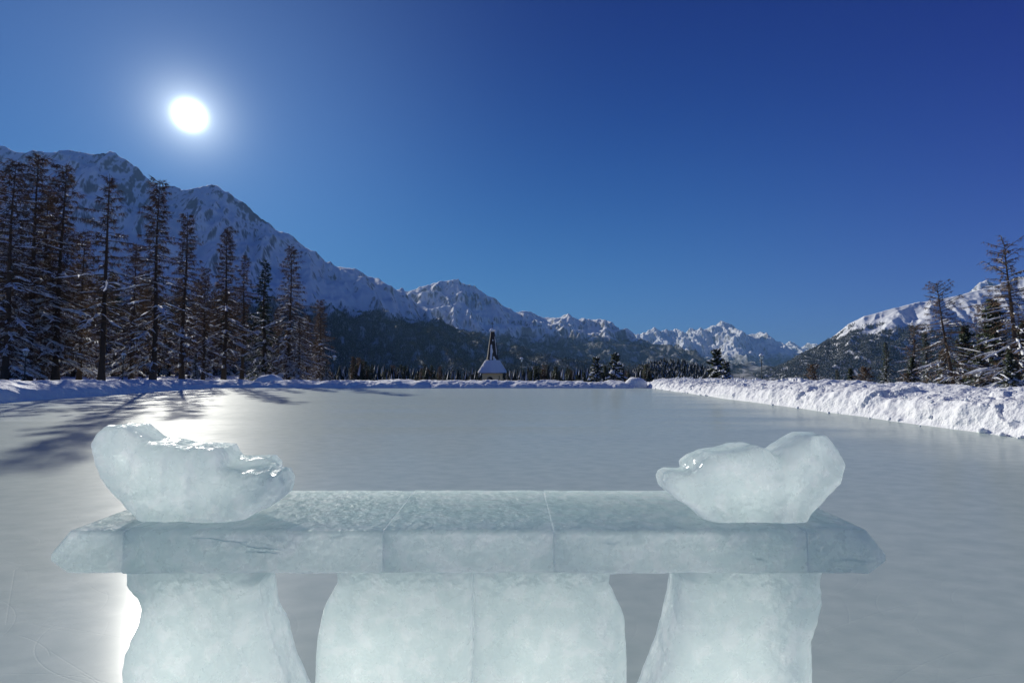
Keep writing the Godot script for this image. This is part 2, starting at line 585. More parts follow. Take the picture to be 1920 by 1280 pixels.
func wood_on(field: Dictionary, label: String, count: int, tree: Mesh, lo: float, hi: float, sd: int, x_from := -1e9, x_to := 1e9) -> void:
	rng.seed = sd
	var xf: Array[Transform3D] = []
	var tries := 0
	while xf.size() < count and tries < count * 8:
		tries += 1
		var k := rng.randi_range(0, field.nu - 1)
		var j := rng.randi_range(field.nb, field.W - 2)
		var at: int = k * field.W + j
		if rng.randf() > pow(field.d[at], 1.5): continue
		var p: Vector3 = field.v[at].lerp(field.v[at + 1], rng.randf()).lerp(field.v[at + field.W].lerp(field.v[at + field.W + 1], rng.randf()), rng.randf())
		var sx := p.x / maxf(-p.z, 1.0)
		if sx < x_from or sx > x_to: continue
		var s := rng.randf_range(lo, hi)
		xf.append(Transform3D(Basis(Vector3.UP, rng.randf() * TAU).scaled(Vector3(s, s * rng.randf_range(0.85, 1.2), s)), p))
	scatter("forest", label, tree, xf)

func scatter(called: String, label: String, tree: Mesh, xf: Array[Transform3D]) -> void:
	var mm := MultiMesh.new()
	mm.transform_format = MultiMesh.TRANSFORM_3D
	mm.mesh = tree
	mm.instance_count = xf.size()
	for k in xf.size(): mm.set_instance_transform(k, xf[k])
	var o := MultiMeshInstance3D.new()
	o.name = numbered(called)
	o.multimesh = mm
	add_child(o)
	tag(o, label, "forest", "", "stuff")

# A far conifer one metre tall: ragged tiers, dusted with snow on top of some boughs.
func far_tree(sd: int, tiers: int, sides: int, dust: float) -> ArrayMesh:
	rng.seed = sd
	var g := Geo.new()
	for t in tiers:
		var y0 := lerpf(0.06, 0.80, float(t) / tiers)
		var y1 := y0 + 0.36 * (1.0 - 0.4 * float(t) / tiers)
		var r := 0.17 * (1.0 - float(t) / tiers * 0.80)
		for j in sides:
			var a := TAU * (j + rng.randf() * 0.5) / sides + t
			var b := a + TAU / sides * rng.randf_range(0.7, 1.1)
			var ra := r * rng.randf_range(0.65, 1.2)
			var rb := r * rng.randf_range(0.65, 1.2)
			var s := g.v.size()
			var nn := Vector3(cos((a + b) / 2), 0.7, sin((a + b) / 2)).normalized()
			g.vert(Vector3(cos(a) * ra, y0 + rng.randf_range(-0.03, 0.03), sin(a) * ra), nn)
			g.vert(Vector3(cos(b) * rb, y0 + rng.randf_range(-0.03, 0.03), sin(b) * rb), nn)
			g.vert(Vector3(0, minf(y1, 1.0), 0), Vector3(nn.x * 0.5, 1, nn.z * 0.5).normalized())
			var white := rng.randf() < dust
			var col := Color(0.62, 0.65, 0.69) if white else Color(0.036, 0.044, 0.034) * rng.randf_range(0.6, 1.6)
			col.a = 1
			for q in 3: g.c.append(col)
			g.tri(s, s + 1, s + 2)
	return g.mesh(M.far_tree)

func mountains() -> void:
	var tiny := far_tree(5, 2, 5, 0.3)
	var tiny_dark := far_tree(6, 2, 5, 0.05)
	# the great shaded mountain on the left
	var a := mountain("mountain", "steep shaded snow mountain rising on the left under the sun", [
		[-420, 300, 3300], [-200, 262, 3400], [-60, 262, 3500], [0, 275, 3550], [40, 283, 3560], [90, 284, 3580], [130, 282, 3600], [170, 289, 3600], [205, 284, 3600], [235, 300, 3620], [262, 320, 3640], [280, 338, 3660], [310, 346, 3700], [340, 356, 3700], [370, 352, 3700], [405, 348, 3700], [430, 362, 3720], [460, 383, 3740], [485, 402, 3760], [500, 416, 3780], [540, 441, 3800], [580, 468, 3850], [620, 493, 3900], [640, 503, 3950], [680, 512, 4000], [720, 531, 4050], [750, 549, 4080], [780, 573, 4100], [820, 606, 4100], [870, 632, 4050], [930, 652, 4000], [1000, 672, 3950], [1080, 695, 3900]],
		Vector2(0.35, -0.94).normalized() * Vector2(1, 1), 2300, 1500, 560, 230,
		{"seed": 101, "rib": 420.0, "rough": 380.0, "jag": 34.0, "amp": 95.0, "concave": 1.25, "rock": 0.52, "crag": 0.22, "tree_line": 330.0, "tree_blur": 90.0, "tree_tilt": 0.0, "tree_fade": 50.0, "bench": 260.0, "bench_amp": 0.12})
	wood_on(a, "dark conifer forest on the lower slope of the left mountain", 52000, tiny_dark, 13, 22, 201, -0.75, 0.3)
	# the middle mountain
	var b := mountain("mountain", "blue shaded snow mountain in the middle behind the small church spire", [
		[560, 560, 6900], [660, 560, 6800], [755, 549, 6600], [800, 536, 6500], [825, 528, 6450], [850, 524, 6400], [865, 530, 6400], [885, 537, 6400], [890, 535, 6400], [900, 546, 6420], [915, 556, 6450], [930, 561, 6480], [950, 576, 6500], [965, 587, 6500], [985, 583, 6550], [1000, 586, 6550], [1020, 596, 6550], [1040, 596, 6500], [1060, 594, 6500], [1080, 598, 6500], [1110, 600, 6500], [1130, 603, 6500], [1140, 608, 6500], [1160, 620, 6500], [1185, 631, 6500], [1200, 636, 6450], [1220, 646, 6400], [1250, 660, 6300], [1290, 680, 6200], [1340, 700, 6100]],
		Vector2(0.15, -0.98), 2600, 1800, 430, 200,
		{"seed": 131, "rib": 520.0, "rough": 420.0, "jag": 30.0, "amp": 105.0, "concave": 1.3, "rock": 0.52, "oct": 4, "crag": 0.12, "tree_line": 330.0, "tree_blur": 120.0, "tree_fade": 60.0, "bench": 230.0, "bench_amp": 0.5})
	wood_on(b, "dark conifer forest at the foot of the middle mountain", 26000, tiny_dark, 14, 24, 202, -0.4, 0.45)
	# far bright peaks
	mountain("mountain", "far bright snow peak right of the middle above the valley", [
		[1080, 660, 11800], [1190, 632, 11500], [1210, 623, 11400], [1225, 618, 11400], [1240, 622, 11400], [1255, 622, 11400], [1270, 619, 11300], [1285, 623, 11300], [1300, 617, 11200], [1320, 618, 11200], [1335, 608, 11100], [1350, 605, 11000], [1358, 608, 11000], [1370, 606, 11000], [1380, 616, 11000], [1400, 628, 11000], [1420, 626, 11000], [1435, 631, 11000], [1450, 641, 10900], [1470, 652, 10900], [1490, 664, 10800], [1530, 690, 10600]],
		Vector2(-0.25, -0.97), 4200, 2500, 300, 150,
		{"seed": 161, "rib": 1000.0, "oct": 5, "rough": 520.0, "jag": 65.0, "amp": 230.0, "concave": 1.4, "rock": 0.50, "tree_line": 210.0, "tree_blur": 120.0, "tree_fade": 60.0, "wood_cover": 0.85})
	mountain("mountain", "farthest pale snow peaks left of the wooded hill", [
		[1400, 660, 14500], [1450, 652, 14300], [1465, 646, 14200], [1480, 641, 14000], [1492, 644, 14000], [1502, 651, 14000], [1512, 647, 14000], [1525, 644, 14000], [1540, 653, 14000], [1580, 668, 14000], [1640, 690, 14000]],
		Vector2(-0.2, -0.98), 4200, 2500, 130, 70,
		{"seed": 171, "rib": 900.0, "rough": 600.0, "jag": 60.0, "oct": 5, "amp": 200.0, "concave": 1.2, "rock": 0.42, "tree_line": -200.0})
	# the hill on the right
	var c := mountain("mountain", "long wooded hill with a white snowy crest on the right", [
		[1400, 712, 3300], [1450, 692, 3200], [1500, 667, 3050], [1530, 652, 2950], [1560, 632, 2900], [1590, 609, 2850], [1620, 593, 2800], [1640, 588, 2800], [1660, 582, 2800], [1690, 575, 2800], [1715, 568, 2800], [1760, 562, 2800], [1800, 553, 2800], [1830, 545, 2800], [1860, 538, 2800], [1890, 528, 2800], [1920, 519, 2800], [2000, 500, 2800], [2200, 480, 2700], [2450, 480, 2500]],
		Vector2(-0.55, -0.83), 1250, 1400, 420, 160,
		{"seed": 191, "rib": 260.0, "rough": 260.0, "jag": 3.0, "amp": 26.0, "concave": 1.12, "rock": 0.55, "tree_line": 195.0, "tree_blur": 85.0, "tree_fade": 42.0, "tree_tilt": 0.02, "wood_cover": 0.42, "glade": 0.75, "wood_size": 130.0})
	wood_on(c, "snow dusted conifer forest on the wooded hill on the right", 42000, tiny, 9, 17, 203)
	mountain("mountain", "pointed snow summit showing behind the crest of the wooded hill", [
		[1740, 590, 5200], [1790, 566, 5200], [1820, 545, 5200], [1838, 530, 5200], [1850, 525, 5200], [1862, 530, 5200], [1880, 538, 5200], [1930, 560, 5200], [2000, 590, 5200]],
		Vector2(-0.5, -0.86), 1800, 1500, 110, 60,
		{"seed": 211, "rib": 420.0, "rough": 300.0, "jag": 14.0, "amp": 60.0, "concave": 1.3, "rock": 0.42, "tree_line": -200.0})

# ------------------------------------------------------------------ trees

func ribbon(g: Geo, a: Vector3, b: Vector3, c: Vector3, w: float, nn: Vector3) -> void:
	var side := (c - a).cross(Vector3(rng.randf() - 0.5, rng.randf() - 0.3, rng.randf() - 0.5)).normalized() * w * 0.5
	var s := g.v.size()
	g.vert(a - side, nn); g.vert(a + side, nn); g.vert(b - side * 0.8, nn); g.vert(b + side * 0.8, nn); g.vert(c, nn)
	g.quad(s, s + 1, s + 3, s + 2)
	g.tri(s + 2, s + 3, s + 4)

# snow lying along a bough: a low three-sided roll
func snow_roll(g: Geo, path: Array, w: float, h: float) -> void:
	var last := -1
	for k in path.size():
		var f := 0.22 if k == 0 or k == path.size() - 1 or rng.randf() < 0.22 else rng.randf_range(0.6, 1.4)
		var t: Vector3 = (path[mini(k + 1, path.size() - 1)] - path[maxi(k - 1, 0)]).normalized()
		var side := t.cross(Vector3.UP).normalized()
		var p: Vector3 = path[k]
		var s := g.vert(p + side * w * 0.5 * f - Vector3(0, h * 0.15, 0), (side + Vector3(0, 0.25, 0)).normalized())
		g.vert(p + side * w * 0.22 * f + Vector3(0, h * f, 0), (side * 0.4 + Vector3.UP).normalized())
		g.vert(p - side * w * 0.22 * f + Vector3(0, h * f, 0), (-side * 0.4 + Vector3.UP).normalized())
		g.vert(p - side * w * 0.5 * f - Vector3(0, h * 0.15, 0), (-side + Vector3(0, 0.25, 0)).normalized())
		if last >= 0:
			for q in 3: g.quad(last + q, last + q + 1, s + q + 1, s + q)
			g.quad(last + 3, last, s, s + 3)
		last = s

# A conifer with its base at the origin. o: height, boughs, from (share of bare trunk), reach, droop, rise (how much the top boughs rise), twigs, hang, snow (0 to 1), leaf (material)
func conifer(called: String, o: Dictionary) -> Node3D:
	rng.seed = o.seed
	var H: float = o.height
	var root := Node3D.new()
	root.name = called
	var tg := Geo.new()
	var path := []
	var rad := []
	var bend: Vector2 = o.get("bend", Vector2.ZERO)
	var wob := Vector2(rng.randf_range(-1, 1), rng.randf_range(-1, 1)) * H * 0.010
	var base_r: float = o.get("girth", H * 0.018)
	for k in 13:
		var t := k / 12.0
		path.append(Vector3(bend.x * t * t + wob.x * sin(t * 7.0), t * H, bend.y * t * t + wob.y * sin(t * 5.0)))
		rad.append(base_r * (1.0 - t) * (1.0 + 0.5 * exp(-t * 30.0)) + 0.012)
	tg.tube(path, rad, 9)
	part("trunk", tg.mesh(M.bark), root)
	var bg := Geo.new()
	var lg := Geo.new()
	var sg := Geo.new()
	var boughs: int = o.boughs
	var lift: float = o.get("lift", 0.0)
	var clump: float = o.get("clump", 1.0)
	for n in boughs:
		var t: float = lerpf(o.from, 0.985, pow((n + rng.randf() * 0.7) / boughs, 0.92))
		var f := t * 12.0
		var at: Vector3 = path[int(f)].lerp(path[mini(int(f) + 1, 12)], f - int(f))
		var az := n * 2.39996 + rng.randf_range(-0.5, 0.5)
		var dir := Vector3(cos(az), 0, sin(az))
		var k: float = (t - o.from) / (1.0 - o.from)
		var shape: float = lerpf(1.0, o.get("top", 0.15), pow(k, o.get("taper", 0.85))) * (0.72 + 0.28 * smooth(0.0, 0.15, k))
		var L: float = o.reach * H * shape * rng.randf_range(0.5, 1.2) * (1.0 + 0.22 * sin(n * 0.31 + o.seed) + 0.14 * sin(az * 1.0 + o.seed * 2.0))
		if rng.randf() < o.get("gaps", 0.15): L *= 0.45
		var rise: float = lerpf(-0.18, o.get("rise", 0.45), smooth(0.35, 1.0, t)) + rng.randf_range(-0.12, 0.12)
		var droop: float = o.droop * lerpf(1.0, 0.2, k) * rng.randf_range(0.6, 1.3)
		var bp := []
		var br := []
		var side := dir.cross(Vector3.UP)
		var sway := rng.randf_range(-0.15, 0.15)
		for q in 7:
			var s := q / 6.0
			bp.append(at + dir * L * s + side * sway * L * s * s + Vector3(0, (rise * s - droop * s * s + 0.55 * droop * s * s * s) * L, 0))
			br.append(maxf(0.007, (0.012 + 0.013 * L) * (1.0 - s * 0.85)))
		bg.tube(bp, br, 4, false)
		var laden: float = o.snow * rng.randf_range(0.3, 1.25) * lerpf(1.15, 0.35, k)
		if laden > 0.35:
			var cut := rng.randi_range(1, 2)
			var sp := []
			for q in range(cut, rng.randi_range(5, 7)): sp.append(bp[q] + Vector3(0, br[q] * 0.6 + lift, 0))
			if sp.size() > 2: snow_roll(sg, sp, (0.05 + 0.05 * L) * laden * 1.15 * clump, (0.02 + 0.020 * L) * laden * 1.25 * clump)
		var tw: int = int(o.twigs * clampf(L / (o.reach * H) + 0.25, 0.3, 1.1))
		for m in tw:
			var s := rng.randf_range(0.18, 1.0)
			var fq := s * 6.0
			var a: Vector3 = bp[mini(int(fq), 5)].lerp(bp[mini(int(fq), 5) + 1], fq - mini(int(fq), 5))
			var sgn := 1.0 if m % 2 == 0 else -1.0
			var out := (dir * rng.randf_range(0.35, 0.9) + side * sgn * rng.randf_range(0.4, 1.0) + Vector3(0, lerpf(-0.35, 0.35, k) * rng.randf_range(0.0, 1.0), 0)).normalized()
			var tl := L * rng.randf_range(0.16, 0.36) * (1.15 - s * 0.55)
			var mid := a + out * tl * 0.5 + Vector3(0, -0.02 * tl, 0)
			var tip := a + out * tl + Vector3(0, -o.droop * 0.35 * tl, 0)
			ribbon(bg, a, mid, tip, 0.022 + 0.008 * tl, Vector3(out.x, 0.5, out.z).normalized())
			if laden > 0.5 and rng.randf() < 0.5 * laden and tl > o.get("clump_from", 0.18):
				snow_roll(sg, [a + Vector3(0, lift, 0), mid + Vector3(0, 0.012 + lift, 0), tip + Vector3(0, lift, 0)], (0.06 + 0.05 * tl * laden) * clump, (0.035 * laden + 0.02 * tl) * clump)
			for h in int(o.hang):
				var e := a.lerp(tip, rng.randf())
				var dl: float = rng.randf_range(0.4, 1.0) * o.get("hang_len", 0.35)
				var d2: Vector3 = (Vector3(rng.randf_range(-1, 1), 0, rng.randf_range(-1, 1)) * o.get("fluff", 0.5) + out * 0.5 + Vector3(0, rng.randf_range(-1.1, 0.25), 0)).normalized()
				ribbon(lg, e, e + d2 * dl * 0.5, e + d2 * dl, o.get("leaf_w", 0.022), Vector3(d2.x, 0.6, d2.z).normalized())
	var b := part("boughs", bg.mesh(M.bark), root)
	b.set_meta("kind", "stuff")
	var l := part("twigs", lg.mesh(M[o.leaf]), root)
	l.set_meta("kind", "stuff")
	if sg.v.size():
		var s := part("snow_load", sg.mesh(M.tree_snow), root)
		s.set_meta("kind", "stuff")
	return root

var proto := {}

func plant(kind: String, called: String, px: float, base_y: float, z: float, height: float, turn: float, label: String, group := "", lean := 0.0) -> void:
	var src: Node3D = proto[kind]
	var o := src.duplicate() as Node3D
	o.name = numbered(called)
	add_child(o)
	var p := pt(px, base_y, z)
	o.position = Vector3(p.x, minf(p.y, ground_h(p.x, z) + 0.02) if base_y > 0 else ground_h(p.x, z), p.z)
	if base_y <= 0: o.position.x = pt(px, 690, z).x
	var s: float = (height - o.position.y) / float(src.get_meta("tall"))
	o.scale = Vector3.ONE * s
	o.rotation = Vector3(0, turn, 0)
	if lean != 0.0: o.basis = Basis(Vector3(0, 0, 1), lean) * o.basis
	tag(o, label, "tree", group)

func make_protos() -> void:
	var L := {"boughs": 150, "from": 0.10, "reach": 0.165, "droop": 0.55, "rise": 0.35, "twigs": 20, "hang": 5, "hang_len": 0.5, "snow": 1.25, "clump": 1.25, "leaf": "twig", "leaf_w": 0.032, "taper": 1.4, "gaps": 0.2, "girth": 0.21, "top": 0.2}
	var kinds := {
		"larch_a": L.merged({"seed": 1, "height": 17.0}, true),
		"larch_b": L.merged({"seed": 2, "height": 17.0, "from": 0.08, "snow": 1.4, "reach": 0.20}, true),
		"larch_c": L.merged({"seed": 3, "height": 17.0, "boughs": 95, "from": 0.2, "reach": 0.185, "snow": 0.9, "gaps": 0.4, "droop": 0.45}, true),
		"larch_bare": L.merged({"seed": 4, "height": 10.0, "boughs": 105, "from": 0.12, "reach": 0.33, "top": 0.22, "snow": 0.7, "twigs": 22, "hang": 4, "hang_len": 0.30, "leaf_w": 0.022, "rise": 0.75, "droop": 0.35, "gaps": 0.25, "taper": 1.1, "girth": 0.15}, true),
		"larch_bare_b": L.merged({"seed": 5, "height": 10.0, "boughs": 115, "from": 0.08, "reach": 0.34, "top": 0.22, "snow": 0.9, "twigs": 22, "hang": 4, "hang_len": 0.30, "leaf_w": 0.022, "rise": 0.6, "droop": 0.4, "gaps": 0.25, "taper": 1.1, "girth": 0.17}, true),
		"spruce": L.merged({"seed": 6, "height": 12.0, "boughs": 130, "from": 0.04, "reach": 0.21, "snow": 1.3, "clump": 1.5, "taper": 0.9, "top": 0.1, "leaf": "needles", "twigs": 16, "hang": 6, "hang_len": 0.38, "leaf_w": 0.045, "gaps": 0.1, "droop": 0.6}, true),
		"spruce_b": L.merged({"seed": 7, "height": 12.0, "boughs": 120, "from": 0.05, "reach": 0.24, "snow": 1.35, "clump": 1.5, "taper": 0.9, "top": 0.1, "leaf": "needles", "twigs": 16, "hang": 6, "hang_len": 0.42, "leaf_w": 0.05, "gaps": 0.15, "droop": 0.5}, true),
		"broad_spruce": L.merged({"seed": 12, "height": 8.0, "boughs": 150, "from": 0.03, "reach": 0.33, "snow": 1.7, "clump": 2.0, "lift": 0.07, "leaf": "needles", "twigs": 18, "hang": 6, "hang_len": 0.42, "leaf_w": 0.08, "gaps": 0.2, "droop": 0.5, "taper": 0.9, "top": 0.08}, true),
		"stone_pine": L.merged({"seed": 8, "height": 3.0, "boughs": 70, "from": 0.03, "reach": 0.36, "snow": 1.9, "clump": 2.6, "lift": 0.07, "clump_from": 0.05, "leaf": "needles", "twigs": 14, "hang": 8, "hang_len": 0.26, "leaf_w": 0.075, "girth": 0.06, "rise": 0.9, "droop": 0.15, "taper": 1.3, "gaps": 0.1, "fluff": 1.0}, true),
		"stone_pine_b": L.merged({"seed": 9, "height": 3.0, "boughs": 70, "from": 0.03, "reach": 0.38, "snow": 1.9, "clump": 2.6, "lift": 0.07, "clump_from": 0.05, "leaf": "needles", "twigs": 14, "hang": 8, "hang_len": 0.26, "leaf_w": 0.075, "girth": 0.06, "rise": 0.8, "droop": 0.2, "taper": 1.1, "gaps": 0.2, "fluff": 1.0}, true),
		"bush": L.merged({"seed": 10, "height": 3.0, "boughs": 70, "from": 0.02, "reach": 0.6, "snow": 0.9, "clump": 1.6, "lift": 0.05, "twigs": 16, "hang": 7, "hang_len": 0.28, "leaf_w": 0.03, "rise": 1.0, "droop": 0.05, "taper": 1.0, "girth": 0.06}, true),
	}
	for k in kinds:
		proto[k] = conifer(k, kinds[k])
		proto[k].set_meta("tall", kinds[k].height)

# px, top y -> height above the ice level at distance z
func top(py: float, px: float, z: float) -> float:
	return pt(px, py, z).y

func trees() -> void:
	make_protos()
	for t in [
		["larch_b", 8, 300, 36.0, 0.3, "snow laden larch cut by the left edge of the picture"],
		["larch_b", 52, 284, 40.0, 1.9, "tall thick snow laden larch, second from the left edge"],
		["larch_a", 104, 305, 41.0, 2.6, "tall larch with snowy drooping boughs just left of the sparse larch"],
		["larch_c", 190, 325, 42.0, 0.8, "sparse tall larch with a clear bare trunk left of the sun"],
		["larch_a", 286, 335, 43.0, 4.0, "large dark trunked larch standing straight below the sun"],
		["larch_a", 341, 398, 48.0, 1.1, "brown larch close behind the large dark trunked larch"],
		["larch_a", 419, 425, 58.0, 5.2, "slim larch with snowy boughs right of the shadowed grove"],
		["larch_c", 453, 475, 64.0, 2.2, "thin brown larch between two taller snowy larches"],
		["spruce", 493, 487, 64.0, 0.5, "narrow dark spruce beside the last tall larch of the left row"],
		["larch_b", 541, 458, 62.0, 3.3, "last tall snowy larch at the right end of the left row"]]:
		plant(t[0], "larch_tree" if t[0] != "spruce" else "spruce_tree", t[1], 0, t[3], top(t[2], t[1], t[3]), t[4], t[5])
	for t in [["larch_b", -36, 300, 39.0, 4.4, "snow laden larch partly outside the left edge of the picture"],
		["larch_a", 76, 352, 46.0, 5.0, "shorter larch filling the gap between the second and third larch from the left"],
		["larch_b", 148, 430, 50.0, 0.2, "half height snowy larch behind the sparse larch"],
		["larch_b", 246, 455, 50.0, 2.4, "half height snowy larch left of the large dark trunked larch"],
		["larch_a", 380, 500, 55.0, 3.9, "lower brown larch between the shadowed grove and the slim larch"]]:
		plant(t[0], "larch_tree", t[1], 0, t[3], top(t[2], t[1], t[3]), t[4], t[5])
	rng.seed = 900
	var spots := []
	for k in 84:
		spots.append([rng.randf_range(-60, 600), rng.randf_range(66, 118), rng.randi_range(0, 5), rng.randf() * TAU, rng.randf_range(-20, 60)])
	for s in spots:
		var px: float = s[0]
		var ty: float = lerpf(470, 600, clampf(px / 600.0, 0, 1)) + s[4]
		var kind: String = ["larch_a", "larch_b", "larch_c", "spruce", "larch_a", "spruce_b"][s[2]]
		plant(kind, "background_tree", px, 0, s[1], top(ty, px, s[1]), s[3], "snowy tree in the dense grove behind the left row of larches", "trees in the grove behind the left row")
	for s in [[598, 560, 70.0, "larch_a", 0.2, "tallest young brown larch, rightmost of the left grove"], [575, 590, 66.0, "larch_a", 2.0, "young brown larch between the last tall larch and the rightmost young one"], [560, 600, 60.0, "larch_b", 2.9, "shortest young larch with snowy boughs beside the last tall larch"]]:
		plant(s[3], "young_larch", s[0], 0, s[2], top(s[1], s[0], s[2]), s[4], s[5], "young larches at the edge of the grove")
	plant("spruce", "small_spruce", 366, 0, 47.0, top(662, 366, 47.0), 1.0, "small snowy spruce in front of the grove behind the snow heap")
	plant("spruce_b", "small_spruce", 612, 0, 52.0, top(676, 612, 52.0), 1.0, "little frosted spruce beside the lamp at the end of the left grove")
	# right side
	plant("larch_bare", "larch_tree", 1789, 0, 30.0, top(528, 1752, 30.0), 0.4, "leaning bare larch with snow on its low boughs, right of the hill", "", 0.13)
	plant("larch_bare_b", "larch_tree", 1907, 0, 27.0, top(456, 1895, 27.0), 1.2, "tallest bare larch at the right edge of the picture", "", 0.03)
	for t in [["broad_spruce", 1868, 560, 34.0, 0.4, "bushy snow covered spruce between the two bare larches on the right"],
		["broad_spruce", 1812, 610, 38.0, 2.2, "snow covered spruce just behind the leaning bare larch"],
		["spruce", 1738, 622, 42.0, 1.7, "snowy spruce left of the leaning bare larch"],
		["spruce", 1662, 641, 48.0, 3.0, "pointed snowy spruce standing alone left of the right hand trees"],
		["larch_bare_b", 1716, 612, 45.0, 3.6, "brown larch between the pointed spruce and the leaning larch"],
		["broad_spruce", 1925, 600, 30.0, 5.0, "broad snowy spruce behind the larch at the right edge"],
		["broad_spruce", 1595, 690, 50.0, 3.3, "low snowy spruce beside the brown larch bushes"],
		["broad_spruce", 1840, 640, 31.0, 0.9, "low dense snowy spruce in front of the bushy one between the bare larches"],
		["broad_spruce", 1770, 655, 36.0, 4.4, "low snowy spruce behind the foot of the leaning bare larch"],
		["broad_spruce", 1712, 668, 40.0, 5.5, "squat snowy spruce at the left end of the right hand trees"],
		["larch_bare", 1850, 570, 40.0, 2.7, "brown leafless larch rising behind the bushy spruce on the right"],
		["broad_spruce", 1895, 655, 26.0, 2.0, "snow heaped young spruce under the tallest bare larch"],
		["spruce", 1570, 692, 54.0, 2.1, "smallest dark spruce right of the rusty bush"]]:
		plant(t[0], "larch_tree" if "larch" in t[0] else "spruce_tree", t[1], 0, t[3], top(t[2], t[1], t[3]), t[4], t[5])
	for t in [["bush", 1524, 684, 44.0, 0.0, "rusty brown bush with a snow cap behind the right snow bank"],
		["bush", 1622, 690, 46.0, 2.0, "brown leafless bush left of the pointed spruce"],
		["bush", 1700, 700, 40.0, 4.0, "wide brown bush under the snowy spruce on the right"],
		["bush", 1880, 708, 27.0, 1.0, "brown bush at the foot of the tallest bare larch"]]:
		plant(t[0], "bush", t[1], 0, t[3], top(t[2], t[1], t[3]), t[4], t[5])
	plant("stone_pine", "stone_pine", 1118, 0, 52.0, top(671, 1118, 52.0), 0.0, "smaller left one of two snowy stone pines behind the far bank")
	plant("stone_pine_b", "stone_pine", 1153, 0, 50.0, top(663, 1153, 50.0), 1.6, "taller right one of two snowy stone pines behind the far bank")
	plant("stone_pine", "stone_pine", 1345, 0, 46.0, top(657, 1345, 46.0), 2.5, "snowy stone pine alone behind the right bank near the street lamp")
	plant("stone_pine_b", "stone_pine", 1362, 0, 44.0, top(678, 1362, 44.0), 4.0, "small snowy pine leaning on the lone stone pine")

func forests() -> void:
	var near := []
	for k in 4: near.append(far_tree(300 + k, 9, 9, 0.22))
	rng.seed = 77
	var sets: Array = [[] as Array[Transform3D], [] as Array[Transform3D], [] as Array[Transform3D], [] as Array[Transform3D]]
	var front := []
	for n in 5200:
		var z := 118.0 + pow(rng.randf(), 1.6) * 900.0
		var px := rng.randf_range(440, 1220)
		var x := (px - 960.0) / F * z
		var h := ground_h(x, z)
		var s := rng.randf_range(9.5, 14.5) * (0.9 if z < 180 else 1.0)
		if px < 660.0 and z < 190.0: continue
		if absf(x - pt(924, 690, 150).x) < 9.0 and z < 156: continue
		var f := Transform3D(Basis(Vector3.UP, rng.randf() * TAU).scaled(Vector3(s, s, s)), Vector3(x, h, -z))
		if z < 152.0 and front.size() < 130: front.append([f, n % 4])
		else: sets[n % 4].append(f)
	for n in 900:      # the wooded knoll
		var a := rng.randf() * TAU
		var r := sqrt(rng.randf())
		var x := 178.0 + cos(a) * r * 78.0
		var z := 590.0 + sin(a) * r * 110.0
		var s := rng.randf_range(11, 17)
		sets[n % 4].append(Transform3D(Basis(Vector3.UP, rng.randf() * TAU).scaled(Vector3(s, s, s)), Vector3(x, ground_h(x, z), -z)))
	for k in 4: scatter("forest", "dark conifer wood in the valley beyond the far snow bank", near[k], sets[k])
	for t in front:
		var o: Node3D = proto[["spruce", "spruce_b", "spruce", "larch_a"][t[1]]].duplicate()
		o.name = numbered("wood_edge_tree")
		add_child(o)
		o.transform = t[0].scaled_local(Vector3.ONE / [12.0, 12.0, 12.0, 17.0][t[1]])
		tag(o, "dark conifer at the front of the wood behind the far bank", "tree", "conifers along the front of the wood")

# ------------------------------------------------------------------ lamps, church, houses

